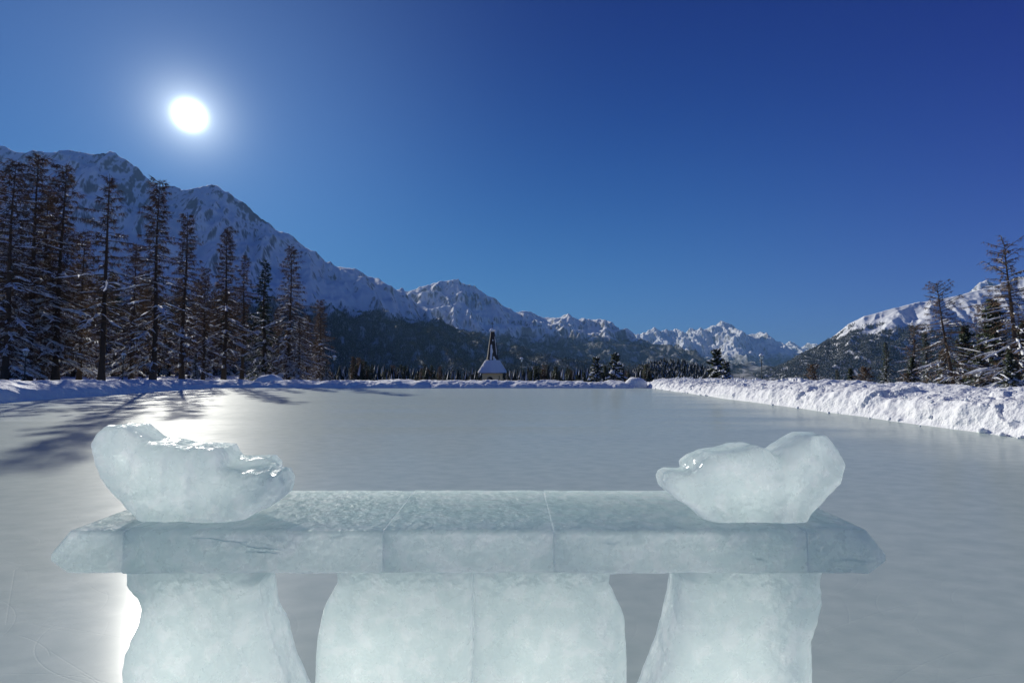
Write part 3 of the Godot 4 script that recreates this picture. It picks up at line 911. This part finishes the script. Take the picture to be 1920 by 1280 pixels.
func lamps() -> void:
	var root: Node3D = null
	for s in [[1428, 661, 46.0, "street lamp with a clear lantern behind the sunlit right snow bank"],
		[978, 668, 50.0, "street lamp behind the far bank just right of the church"],
		[627, 664, 50.0, "snow capped street lamp at the end of the left grove"],
		[231, 659, 40.0, "street lamp under the sparse larch in the left grove"],
		[48, 650, 35.0, "street lamp with a snow cap near the left edge of the picture"]]:
		var p := pt(s[0], s[1], s[2])
		var y0 := ground_h(p.x, s[2])
		if root == null:
			root = thing("street_lamp", Vector3.ZERO)
			var g := Geo.new()
			g.lathe(Vector3.ZERO, [Vector2(0.13, 0), Vector2(0.13, 0.25), Vector2(0.09, 0.3), Vector2(0.07, 0.7), Vector2(0.045, 0.8), Vector2(0.04, 2.55), Vector2(0.07, 2.6), Vector2(0.05, 2.66)], 12)
			part("pole", g.mesh(M.iron), root)
			g = Geo.new()
			for k in 4:
				var w := TAU * k / 4 + PI / 4
				var d := Vector3(cos(w), 0, sin(w))
				g.tube([Vector3(0, 2.62, 0) + d * 0.11, Vector3(0, 3.02, 0) + d * 0.21], [0.014, 0.014], 5)
			g.box(Vector3(-0.1, 2.60, -0.1), Vector3(0.1, 2.63, 0.1))
			var lan := part("lantern", g.mesh(M.iron), root)
			for k in 4:
				var w := TAU * k / 4 + PI / 4
				var w2 := w + TAU / 4
				var pane := Geo.new()
				var a := Vector3(cos(w), 0, sin(w))
				var b := Vector3(cos(w2), 0, sin(w2))
				pane.face([a * 0.10 + Vector3(0, 2.64, 0), b * 0.10 + Vector3(0, 2.64, 0), b * 0.2 + Vector3(0, 3.01, 0), a * 0.2 + Vector3(0, 3.01, 0)], (a + b).normalized())
				part("pane", pane.mesh(M.lantern_glass), lan)
			g = Geo.new()
			g.lathe(Vector3.ZERO, [Vector2(0.24, 3.02), Vector2(0.24, 3.05), Vector2(0.10, 3.18), Vector2(0.09, 3.24), Vector2(0.03, 3.28), Vector2(0.02, 3.38), Vector2(0.0, 3.40)], 12)
			part("lamp_roof", g.mesh(M.iron), root)
			g = Geo.new()
			g.lathe(Vector3.ZERO, [Vector2(0.25, 3.055), Vector2(0.24, 3.12), Vector2(0.16, 3.22), Vector2(0.11, 3.27), Vector2(0.0, 3.30)], 12)
			part("snow_cap", g.mesh(M.tree_snow), root)
		var o := root
		if s[0] != 1428:
			o = root.duplicate()
			o.name = numbered("street_lamp")
			add_child(o)
		o.position = Vector3(p.x, y0, p.z)
		o.scale = Vector3.ONE * ((p.y - y0) / 3.4)
		tag(o, s[3], "street lamp", "street lamps round the rink")

func church() -> void:
	var Z := 150.0
	var s := Z / F
	var at := pt(923.5, 690, Z)
	var gy := ground_h(at.x, Z)
	var c := thing("church", Vector3(at.x, 0, at.z))
	var Y := func(py): return pt(924, py, Z).y
	var w := 18.5 * s
	var wall_top: float = Y.call(699.5)
	var g := Geo.new()
	g.box(Vector3(-w, gy - 1, -w), Vector3(w, wall_top, w))
	part("wall", g.mesh(M.ochre_plaster), c)
	# arched sound opening and a slit, each with a recess
	g = Geo.new()
	var sill: float = Y.call(714.0)
	var arch := []
	var ax := -4.0 * s
	var r := 5.6 * s
	for k in 13:
		var a := PI * k / 12.0
		arch.append(Vector3(ax + cos(a) * r, Y.call(711.0) + sin(a) * r, w + 0.02))
	arch.append(Vector3(ax - r, sill, w + 0.02)); arch.append(Vector3(ax + r, sill, w + 0.02))
	var mid := Vector3(ax, Y.call(712.0), w + 0.02)
	for k in arch.size(): g.face([mid, arch[k], arch[(k + 1) % arch.size()]], Vector3(0, 0, 1))
	var op := part("arched_opening", g.mesh(M.dark_opening), c)
	g = Geo.new()
	for k in 12:
		var a := PI * (k + 0.5) / 12.0
		g.tube([Vector3(ax + cos(PI * k / 12.0) * r, Y.call(711.0) + sin(PI * k / 12.0) * r, w + 0.06), Vector3(ax + cos(PI * (k + 1) / 12.0) * r, Y.call(711.0) + sin(PI * (k + 1) / 12.0) * r, w + 0.06)], [0.09, 0.09], 5)
	part("arch_surround", g.mesh(M.house_plaster), op)
	g = Geo.new()
	g.box(Vector3(12.4 * s, Y.call(711), w), Vector3(13.6 * s, Y.call(704), w + 0.05))
	part("slit_window", g.mesh(M.dark_opening), c)
	# snow covered hip roof with a thick rounded edge
	g = Geo.new()
	var levels := [[25.5, 699.6], [26.6, 698.8], [26.8, 697.0], [25.2, 694.0], [21.0, 687.5], [16.5, 680.5], [14.2, 676.6], [12.6, 675.2]]
	var last := -1
	for k in levels.size():
		var h: float = levels[k][0] * s
		var b := g.v.size()
		var y: float = Y.call(levels[k][1])
		var corner := []
		for q in 24:      # rounded square
			var a := TAU * q / 24.0
			var d := Vector2(cos(a), sin(a))
			var m := pow(pow(absf(d.x), 9.0) + pow(absf(d.y), 9.0), -1.0 / 9.0)
			g.vert(Vector3(d.x * m * h, y + 0.05 * sin(q * 2.1 + k), d.y * m * h), Vector3(d.x, 0.9, d.y).normalized())
		if last >= 0:
			for q in 24: g.quad(last + q, last + (q + 1) % 24, b + (q + 1) % 24, b + q)
		last = b
	var lid := []
	for q in 24: lid.append(g.v[last + q])
	g.face(lid, Vector3.UP)
	part("snowy_roof", g.mesh(M.snow), c)
	g = Geo.new()
	g.box(Vector3(-25.0 * s, wall_top, -25.0 * s), Vector3(25.0 * s, wall_top + 0.14, 25.0 * s))
	part("eaves", g.mesh(M.slate), c)
	# spire: eight slender sides, with snow clinging to its faces
	g = Geo.new()
	g.lathe(Vector3(0, 0, 0), [Vector2(12.2 * s, Y.call(677)), Vector2(10.4 * s, Y.call(668)), Vector2(8.0 * s, Y.call(650)), Vector2(5.6 * s, Y.call(635)), Vector2(3.6 * s, Y.call(622)), Vector2(3.4 * s, Y.call(619))], 8)
	var sp := part("spire", g.mesh(M.slate), c)
	g = Geo.new()
	rng.seed = 5
	for f in [[0.62, 631, 668, 1.5], [0.60, 640, 666, 1.2], [1.75, 650, 676, 2.6], [1.85, 646, 660, 2.0], [1.9, 662, 676, 2.0], [1.3, 668, 677, 2.4], [1.5, 636, 640, 1.2], [1.05, 672, 677, 3.0]]:
		var pth := []
		var rr := []
		for k in 6:
			var py := lerpf(f[1], f[2], k / 5.0)
			var rad := lerpf(3.6, 12.0, (py - 622.0) / 55.0) * s * 0.84
			pth.append(Vector3(cos(f[0]) * rad, Y.call(py), sin(f[0]) * rad))
			rr.append(f[3] * s * rng.randf_range(0.6, 1.1) * (0.6 if k == 0 or k == 5 else 1.0))
		g.tube(pth, rr, 7)
	part("clinging_snow", g.mesh(M.tree_snow), sp)
	g = Geo.new()
	g.lathe(Vector3.ZERO, [Vector2(3.4 * s, Y.call(622)), Vector2(5.4 * s, Y.call(620.6)), Vector2(5.2 * s, Y.call(618)), Vector2(3.8 * s, Y.call(616.4)), Vector2(0, Y.call(615.6))], 10)
	part("snow_cap", g.mesh(M.tree_snow), sp)
	g = Geo.new()
	g.tube([Vector3(0, Y.call(616), 0), Vector3(0, Y.call(603.5), 0)], [0.09, 0.06], 6)
	g.tube([Vector3(-2.6 * s, Y.call(607.5), 0), Vector3(2.6 * s, Y.call(607.5), 0)], [0.06, 0.06], 6)
	part("cross", g.mesh(M.iron), sp)
	tag(c, "small ochre church with snowy roof and dark snow streaked spire", "church")

func houses() -> void:
	rng.seed = 41
	var g := Geo.new()
	g.box(Vector3(-6, -3, -5), Vector3(6, 6, 5))
	var wall := g.mesh(M.house_plaster)
	g = Geo.new()
	var e := [Vector3(-7, 5.6, 6.2), Vector3(7, 5.6, 6.2), Vector3(7, 9.6, 0), Vector3(-7, 9.6, 0), Vector3(-7, 5.6, -6.2), Vector3(7, 5.6, -6.2)]
	g.face([e[0], e[1], e[2], e[3]], Vector3(0, 0.8, 0.55))
	g.face([e[4], e[5], e[2], e[3]], Vector3(0, 0.8, -0.55))
	g.face([e[0], e[3], e[4]], Vector3(-1, 0, 0))
	g.face([e[1], e[2], e[5]], Vector3(1, 0, 0))
	g.face([e[0], e[1], e[5], e[4]], Vector3(0, -1, 0))
	var roof := g.mesh(M.tree_snow)
	g = Geo.new()
	g.box(Vector3(-0.7, 1.0, 5.0), Vector3(0.7, 3.2, 5.08))
	var win := g.mesh(M.dark_opening)
	for k in 16:
		var z := rng.randf_range(2500, 3300)
		var px := rng.randf_range(1385, 1530)
		var x := (px - 960.0) / F * z
		var o := thing("house", Vector3(x, ground_h(x, z) - 0.5, -z), rng.randf() * TAU)
		o.scale = Vector3.ONE * rng.randf_range(0.6, 1.0)
		part("wall", wall, o)
		part("roof", roof, o)
		for wx in [-4.0, 0.0, 4.0]: part("window", win, o).position.x = wx
		tag(o, "tiny far house with a snowy roof in the village below the right hill", "house", "houses of the far village")

# ------------------------------------------------------------------ the ice bar and its sculptures

# rings: arrays of points with the same count, swept one after the other; both ends closed
func loft(rings: Array, shake: float, sd: int) -> Geo:
	var f := noise(sd, 5.5, 4)
	var cut := noise(sd + 50, 17.0, 2, FastNoiseLite.TYPE_CELLULAR)
	cut.cellular_return_type = FastNoiseLite.RETURN_DISTANCE
	var g := Geo.new()
	var S: int = rings[0].size()
	for r in rings:
		var mid := Vector3.ZERO
		for p in r: mid += p / S
		for p in r:
			var q: Vector3 = p
			var chips := smooth(0.05, 0.45, f.get_noise_3dv(q * 1.3 + Vector3(7, 3, 1))) * (0.5 + cut.get_noise_3dv(q)) * -0.010
			g.vert(q + (q - mid).normalized() * (f.get_noise_3dv(q) * shake + chips), (q - mid).normalized())
	var R := rings.size()
	for k in R - 1:
		for j in S: g.quad(k * S + j, k * S + (j + 1) % S, (k + 1) * S + (j + 1) % S, (k + 1) * S + j)
	var nrm := PackedVector3Array()
	nrm.resize(g.v.size())
	for k in R:
		for j in S:
			var a := g.v[mini(k + 1, R - 1) * S + j] - g.v[maxi(k - 1, 0) * S + j]
			var b := g.v[k * S + (j + 1) % S] - g.v[k * S + (j + S - 1) % S]
			var nn := a.cross(b).normalized()
			nrm[k * S + j] = nn if nn.dot(g.n[k * S + j]) > 0 else -nn
	g.n = nrm
	for end in [0, R - 1]:
		var mid := Vector3.ZERO
		var away := Vector3.ZERO
		for j in S:
			mid += g.v[end * S + j] / S
			away += (g.v[end * S + j] - g.v[(1 if end == 0 else R - 2) * S + j]) / S
		away = away.normalized()
		var s := g.v.size()
		for j in S: g.vert(g.v[end * S + j], away)
		var m := g.vert(mid, away)
		for j in S: g.tri(s + j, s + (j + 1) % S, m)
	return g

# a rounded rectangle of 4*n points in the plane spanned by two axes
func rounded(c: Vector3, ex: Vector3, ey: Vector3, hx: float, hy: float, r: float, n: int) -> Array:
	var out := []
	for q in 4:
		var sx := 1.0 if q == 0 or q == 3 else -1.0
		var sy := 1.0 if q < 2 else -1.0
		for k in 4:      # corner
			var a := (q + k / 3.0) * PI / 2
			out.append(c + ex * (sx * (hx - r) + cos(a) * r) + ey * (sy * (hy - r) + sin(a) * r))
		for k in range(1, n):      # side to the next corner
			var a := (q + 1) * PI / 2
			var nq := (q + 1) % 4
			var nx := 1.0 if nq == 0 or nq == 3 else -1.0
			var ny := 1.0 if nq < 2 else -1.0
			var p0 := c + ex * (sx * (hx - r) + cos(a) * r) + ey * (sy * (hy - r) + sin(a) * r)
			var p1 := c + ex * (nx * (hx - r) + cos(a) * r) + ey * (ny * (hy - r) + sin(a) * r)
			out.append(p0.lerp(p1, float(k) / n))
	return out

const TOP := 1.14
const BOT := 1.02

func ice_bar() -> void:
	var bar := thing("ice_bar", Vector3(0, 0, -1.72))
	var cz := 0.0
	var cuts := [-1.317, -1.10, -0.365, 0.118, 0.835, 1.065]
	var blocks := []
	for k in 5:
		var x0: float = cuts[k] + (0.0 if k == 0 else 0.0012)
		var x1: float = cuts[k + 1] - (0.0 if k == 4 else 0.0012)
		var rings := []
		var n := int((x1 - x0) / 0.008)
		for q in n + 1:
			var x := lerpf(x0, x1, float(q) / n)
			var hy := (TOP - BOT) / 2
			var cy := (TOP + BOT) / 2
			var hz := 0.245
			var lo := clampf((x + 1.317) / 0.06, 0.0, 1.0)
			var hi := clampf((1.065 - x) / 0.055, 0.0, 1.0)
			var f := minf(lo, hi) if k == 0 or k == 4 else 1.0
			var ff := f
			hy *= lerpf(0.24, 1.0, ff)
			cy -= (1.0 - ff) * 0.020
			hz *= lerpf(0.93, 1.0, ff)
			var off := 0.003 * sin(k * 2.3)
			rings.append(rounded(Vector3(x, cy, off), Vector3(0, 0, 1), Vector3(0, 1, 0), hz, hy, minf(0.012, hy * 0.8), 22))
		blocks.append(part("slab_block", loft(rings, 0.006, 510 + k).mesh(M.carved_ice), bar))
	var zf := 1.535
	var X := func(px): return (px - 960.0) / F * zf
	var Yp := func(py): return EYE - (py - 690.0) / F * zf
	var legs := [
		[[1060, 231, 513], [1075, 230, 498], [1088, 229, 484], [1097, 229, 480], [1107, 237, 478], [1117, 249, 479], [1142, 258, 485], [1170, 256, 493], [1200, 244, 503], [1223, 236, 511], [1256, 234, 522], [1280, 236, 532], [1340, 222, 553], [1420, 205, 569], [1500, 214, 563], [1580, 224, 542], [1692, 222, 547]],
		[[1060, 628, 884], [1082, 630, 884], [1097, 629, 884], [1112, 619, 884], [1130, 609, 884], [1150, 600, 884], [1170, 595, 884], [1190, 592, 884], [1230, 589, 884], [1280, 588, 884], [1360, 596, 884], [1450, 612, 884], [1540, 620, 884], [1692, 606, 884]],
		[[1060, 886, 1152], [1082, 886, 1147], [1100, 886, 1143], [1115, 886, 1151], [1130, 886, 1160], [1148, 886, 1168], [1165, 886, 1172], [1210, 886, 1176], [1280, 886, 1176], [1360, 886, 1168], [1450, 886, 1150], [1540, 886, 1142], [1692, 886, 1158]],
		[[1060, 1266, 1538], [1068, 1269, 1538], [1083, 1280, 1535], [1092, 1282, 1534], [1104, 1283, 1535], [1124, 1281, 1537], [1140, 1278, 1533], [1163, 1273, 1527], [1194, 1265, 1517], [1237, 1249, 1518], [1249, 1244, 1519], [1280, 1229, 1520], [1340, 1207, 1530], [1420, 1195, 1542], [1500, 1203, 1536], [1580, 1217, 1522], [1692, 1215, 1526]]]
	for k in 4:
		var rings := []
		var rows: Array = legs[k]
		var n := 150
		var ytop := BOT - 0.0015
		var ybot := 0.004
		for q in n + 1:
			var y := lerpf(ytop, ybot, float(q) / n)
			var py := 690.0 + (EYE - y) / zf * F
			var a := 0
			while a < rows.size() - 2 and rows[a + 1][0] < py: a += 1
			var t := clampf((py - rows[a][0]) / float(rows[a + 1][0] - rows[a][0]), 0, 1)
			var xl: float = X.call(lerpf(rows[a][1], rows[a + 1][1], t))
			var xr: float = X.call(lerpf(rows[a][2], rows[a + 1][2], t))
			rings.append(rounded(Vector3((xl + xr) / 2, y, 0.075), Vector3(1, 0, 0), Vector3(0, 0, 1), (xr - xl) / 2, 0.11 + 0.010 * sin(y * 5.0 + k), 0.055, 26))
		part("leg", loft(rings, 0.010 if k in [0, 3] else 0.006, 530 + k).mesh(M.carved_ice), bar)
	rng.seed = 71       # fine cracks just under the front faces
	for c in [[372, 1003, 475, 1008, 0, 1], [455, 1012, 540, 1024, 0, 1], [470, 1025, 530, 1031, 0, 1], [612, 1000, 655, 997, 0, 1], [1120, 1012, 1160, 1008, 0, 3], [1400, 1036, 1430, 1046, 0, 3], [1545, 1041, 1620, 1046, 0, 4]]:
		var g := Geo.new()
		var path := []
		var rad := []
		var zc := 1.4745
		for q in 8:
			var t := q / 7.0
			var p := Vector3((lerpf(c[0], c[2], t) - 960.0) / F * zc, EYE - (lerpf(c[1], c[3], t) - 690.0) / F * zc + 0.003 * sin(t * PI * 1.4 + c[0]) + rng.randf_range(-0.002, 0.002), 1.72 - zc + rng.randf_range(-0.001, 0.001))
			path.append(p)
			rad.append(0.0011 * sin(PI * (t * 0.9 + 0.05)) + 0.0003)
		g.tube(path, rad, 5)
		part("crack", g.mesh(M.crack_ice), blocks[c[5]])
	tag(bar, "long carved block ice bar counter standing on the rink in front", "bar counter")

func sd_poly(p: Vector2, q: PackedVector2Array) -> float:
	var d := 1e9
	var s := 1.0
	var j := q.size() - 1
	for k in q.size():
		var e := q[j] - q[k]
		var w := p - q[k]
		d = minf(d, (w - e * clampf(w.dot(e) / e.dot(e), 0, 1)).length_squared())
		if (q[k].y > p.y) != (q[j].y > p.y) and p.x < (q[j].x - q[k].x) * (p.y - q[k].y) / (q[j].y - q[k].y) + q[k].x: s = -s
		j = k
	return s * sqrt(d)

func smin(a: float, b: float, k: float) -> float:
	var h := maxf(k - absf(a - b), 0.0) / k
	return minf(a, b) - h * h * k * 0.25

# surface nets over a field of nx * ny * nz values
func nets(val: PackedFloat32Array, nx: int, ny: int, nz: int, lo: Vector3, cell: float) -> Geo:
	var g := Geo.new()
	var at := PackedInt32Array()
	at.resize(nx * ny * nz)
	at.fill(-1)
	var sy := nx
	var sz := nx * ny
	for z in nz - 1:
		for y in ny - 1:
			for x in nx - 1:
				var b := x + y * sy + z * sz
				if absf(val[b]) > cell * 3.0: continue
				var m := 0
				for c in 8:
					if val[b + (c & 1) + ((c >> 1) & 1) * sy + (c >> 2) * sz] < 0.0: m |= 1 << c
				if m == 0 or m == 255: continue
				var sum := Vector3.ZERO
				var cnt := 0
				for e in [[0,1],[2,3],[4,5],[6,7],[0,2],[1,3],[4,6],[5,7],[0,4],[1,5],[2,6],[3,7]]:
					var p: int = e[0]
					var q: int = e[1]
					if ((m >> p) & 1) == ((m >> q) & 1): continue
					var pp := Vector3(p & 1, (p >> 1) & 1, p >> 2)
					var qq := Vector3(q & 1, (q >> 1) & 1, q >> 2)
					var va := val[b + int(pp.x) + int(pp.y) * sy + int(pp.z) * sz]
					var vb := val[b + int(qq.x) + int(qq.y) * sy + int(qq.z) * sz]
					sum += pp.lerp(qq, va / (va - vb))
					cnt += 1
				var gx := val[b + 1] + val[b + 1 + sy] + val[b + 1 + sz] + val[b + 1 + sy + sz] - val[b] - val[b + sy] - val[b + sz] - val[b + sy + sz]
				var gy := val[b + sy] + val[b + 1 + sy] + val[b + sy + sz] + val[b + 1 + sy + sz] - val[b] - val[b + 1] - val[b + sz] - val[b + 1 + sz]
				var gz := val[b + sz] + val[b + 1 + sz] + val[b + sy + sz] + val[b + 1 + sy + sz] - val[b] - val[b + 1] - val[b + sy] - val[b + 1 + sy]
				at[b] = g.vert(lo + (Vector3(x, y, z) + sum / cnt) * cell, Vector3(gx, gy, gz).normalized())
	for z in range(1, nz - 1):
		for y in range(1, ny - 1):
			for x in range(1, nx - 1):
				var b := x + y * sy + z * sz
				if absf(val[b]) > cell * 3.0: continue
				var s := val[b] < 0.0
				if s != (val[b + 1] < 0.0): g.quad(at[b], at[b - sy], at[b - sy - sz], at[b - sz])
				if s != (val[b + sy] < 0.0): g.quad(at[b], at[b - 1], at[b - 1 - sz], at[b - sz])
				if s != (val[b + sz] < 0.0): g.quad(at[b], at[b - 1], at[b - 1 - sy], at[b - sy])
	return g

# lobes: [outline in photograph pixels, depth of its middle, half thickness, rounding]; cuts: [point, normal] planes that shave it
func sculpture(called: String, label: String, lobes: Array, cuts: Array, Z: float, sd: int) -> void:
	var cell := 0.0055
	var polys := []
	var lo := Vector2(1e9, 1e9)
	var hi := -lo
	for l in lobes:
		var q := PackedVector2Array()
		for p in l[0]:
			var w := Vector2((p[0] - 960.0) / F * Z, EYE - (p[1] - 690.0) / F * Z)
			q.append(w)
			lo = lo.min(w); hi = hi.max(w)
		polys.append(q)
	lo -= Vector2.ONE * 0.03
	hi += Vector2.ONE * 0.03
	var zlo := -0.18
	var nx := int((hi.x - lo.x) / cell) + 1
	var ny := int((hi.y - lo.y) / cell) + 1
	var nz := int(0.36 / cell) + 1
	var val := PackedFloat32Array()
	val.resize(nx * ny * nz)
	val.fill(1.0)
	var chip := noise(sd, 9.0, 2, FastNoiseLite.TYPE_CELLULAR)
	chip.cellular_return_type = FastNoiseLite.RETURN_DISTANCE
	var soft := noise(sd + 1, 9.0, 3)
	for y in ny:
		for x in nx:
			var p := lo + Vector2(x, y) * cell
			var d2 := PackedFloat32Array()
			for q in polys: d2.append(sd_poly(p, q))
			var nearest := 1e9
			for q in d2: nearest = minf(nearest, q)
			if nearest > 0.04: continue
			for z in nz:
				var zz := zlo + z * cell
				var p3 := Vector3(p.x, p.y, zz)
				var d := 1.0
				for k in lobes.size():
					var r: float = lobes[k][3]
					var a := Vector2(d2[k] + r, absf(zz - lobes[k][1]) - lobes[k][2] + r)
					var one := minf(maxf(a.x, a.y), 0.0) + a.max(Vector2.ZERO).length() - r
					d = smin(d, one, 0.032)
				for c in cuts: d = maxf(d, (p3 - c[0]).dot(c[1]))
				if absf(d) < 0.025: d += soft.get_noise_3dv(p3) * 0.006 - (chip.get_noise_3dv(p3) + 0.5) * 0.011
				d = maxf(d, TOP + 0.001 - p.y)
				val[x + y * nx + z * nx * ny] = d
	var g := nets(val, nx, ny, nz, Vector3(lo.x, lo.y, zlo), cell)
	var mid := Vector3((lo.x + hi.x) / 2, TOP, 0)
	for k in g.v.size(): g.v[k] -= mid
	var o := part(called, g.mesh(M.carved_ice), self)
	o.position = Vector3(mid.x, TOP, -Z)
	tag(o, label, "ice sculpture", "ice sculptures on the bar")

func sculptures() -> void:
	var Z := 1.64
	var W := func(px, py, z): return Vector3((px - 960.0) / F * Z, EYE - (py - 690.0) / F * Z, z)
	sculpture("ice_sculpture", "left carved ice sculpture with a tall blunt lobe and finger shaped end", [
		[[[203, 826], [212, 806], [230, 793], [262, 797], [285, 812], [303, 826], [345, 834], [350, 880], [360, 930], [390, 985], [320, 985], [285, 948], [245, 917], [217, 878]], 0.0, 0.080, 0.04],
		[[[290, 840], [312, 828], [430, 835], [438, 850], [440, 880], [425, 920], [385, 985], [330, 985], [280, 930]], 0.005, 0.082, 0.030],
		[[[352, 842], [392, 844], [390, 900], [375, 912], [355, 905]], 0.066, 0.030, 0.018],
		[[[397, 842], [434, 846], [438, 890], [420, 915], [398, 905]], 0.064, 0.034, 0.020],
		[[[425, 862], [500, 858], [512, 872], [508, 905], [470, 925], [420, 940]], -0.05, 0.060, 0.025],
		[[[400, 880], [436, 874], [520, 873], [545, 877], [553, 894], [549, 915], [531, 935], [500, 949], [468, 962], [425, 985], [390, 985]], 0.03, 0.070, 0.035]],
		[[W.call(215, 830, 0.07), Vector3(-0.55, 0.15, 0.82).normalized()]], Z, 601)
	sculpture("ice_sculpture", "right carved ice sculpture with a round knob and a cut oval face", [
		[[[1288, 880], [1300, 858], [1318, 845], [1405, 832], [1420, 838], [1432, 852], [1450, 880], [1480, 985], [1330, 985], [1300, 950], [1285, 930]], 0.0, 0.095, 0.035],
		[[[1428, 860], [1455, 836], [1500, 813], [1538, 811], [1554, 834], [1562, 856], [1545, 897], [1510, 932], [1465, 985], [1400, 985], [1420, 900]], 0.0, 0.090, 0.045],
		[[[1229, 890], [1234, 880], [1248, 876], [1305, 878], [1345, 890], [1345, 985], [1320, 960], [1290, 940], [1255, 926], [1234, 908]], 0.02, 0.065, 0.03],
		[[[1286, 870], [1300, 862], [1320, 870], [1310, 885], [1290, 882]], -0.05, 0.05, 0.02]],
		[[W.call(1532, 840, 0.05), Vector3(0.42, 0.42, 0.80).normalized()]], Z, 611)

func _ready() -> void:
	camera_and_light()
	materials()
	ground()
	rink()
	banks()
	mountains()
	trees()
	forests()
	church()
	houses()
	lamps()
	ice_bar()
	sculptures()
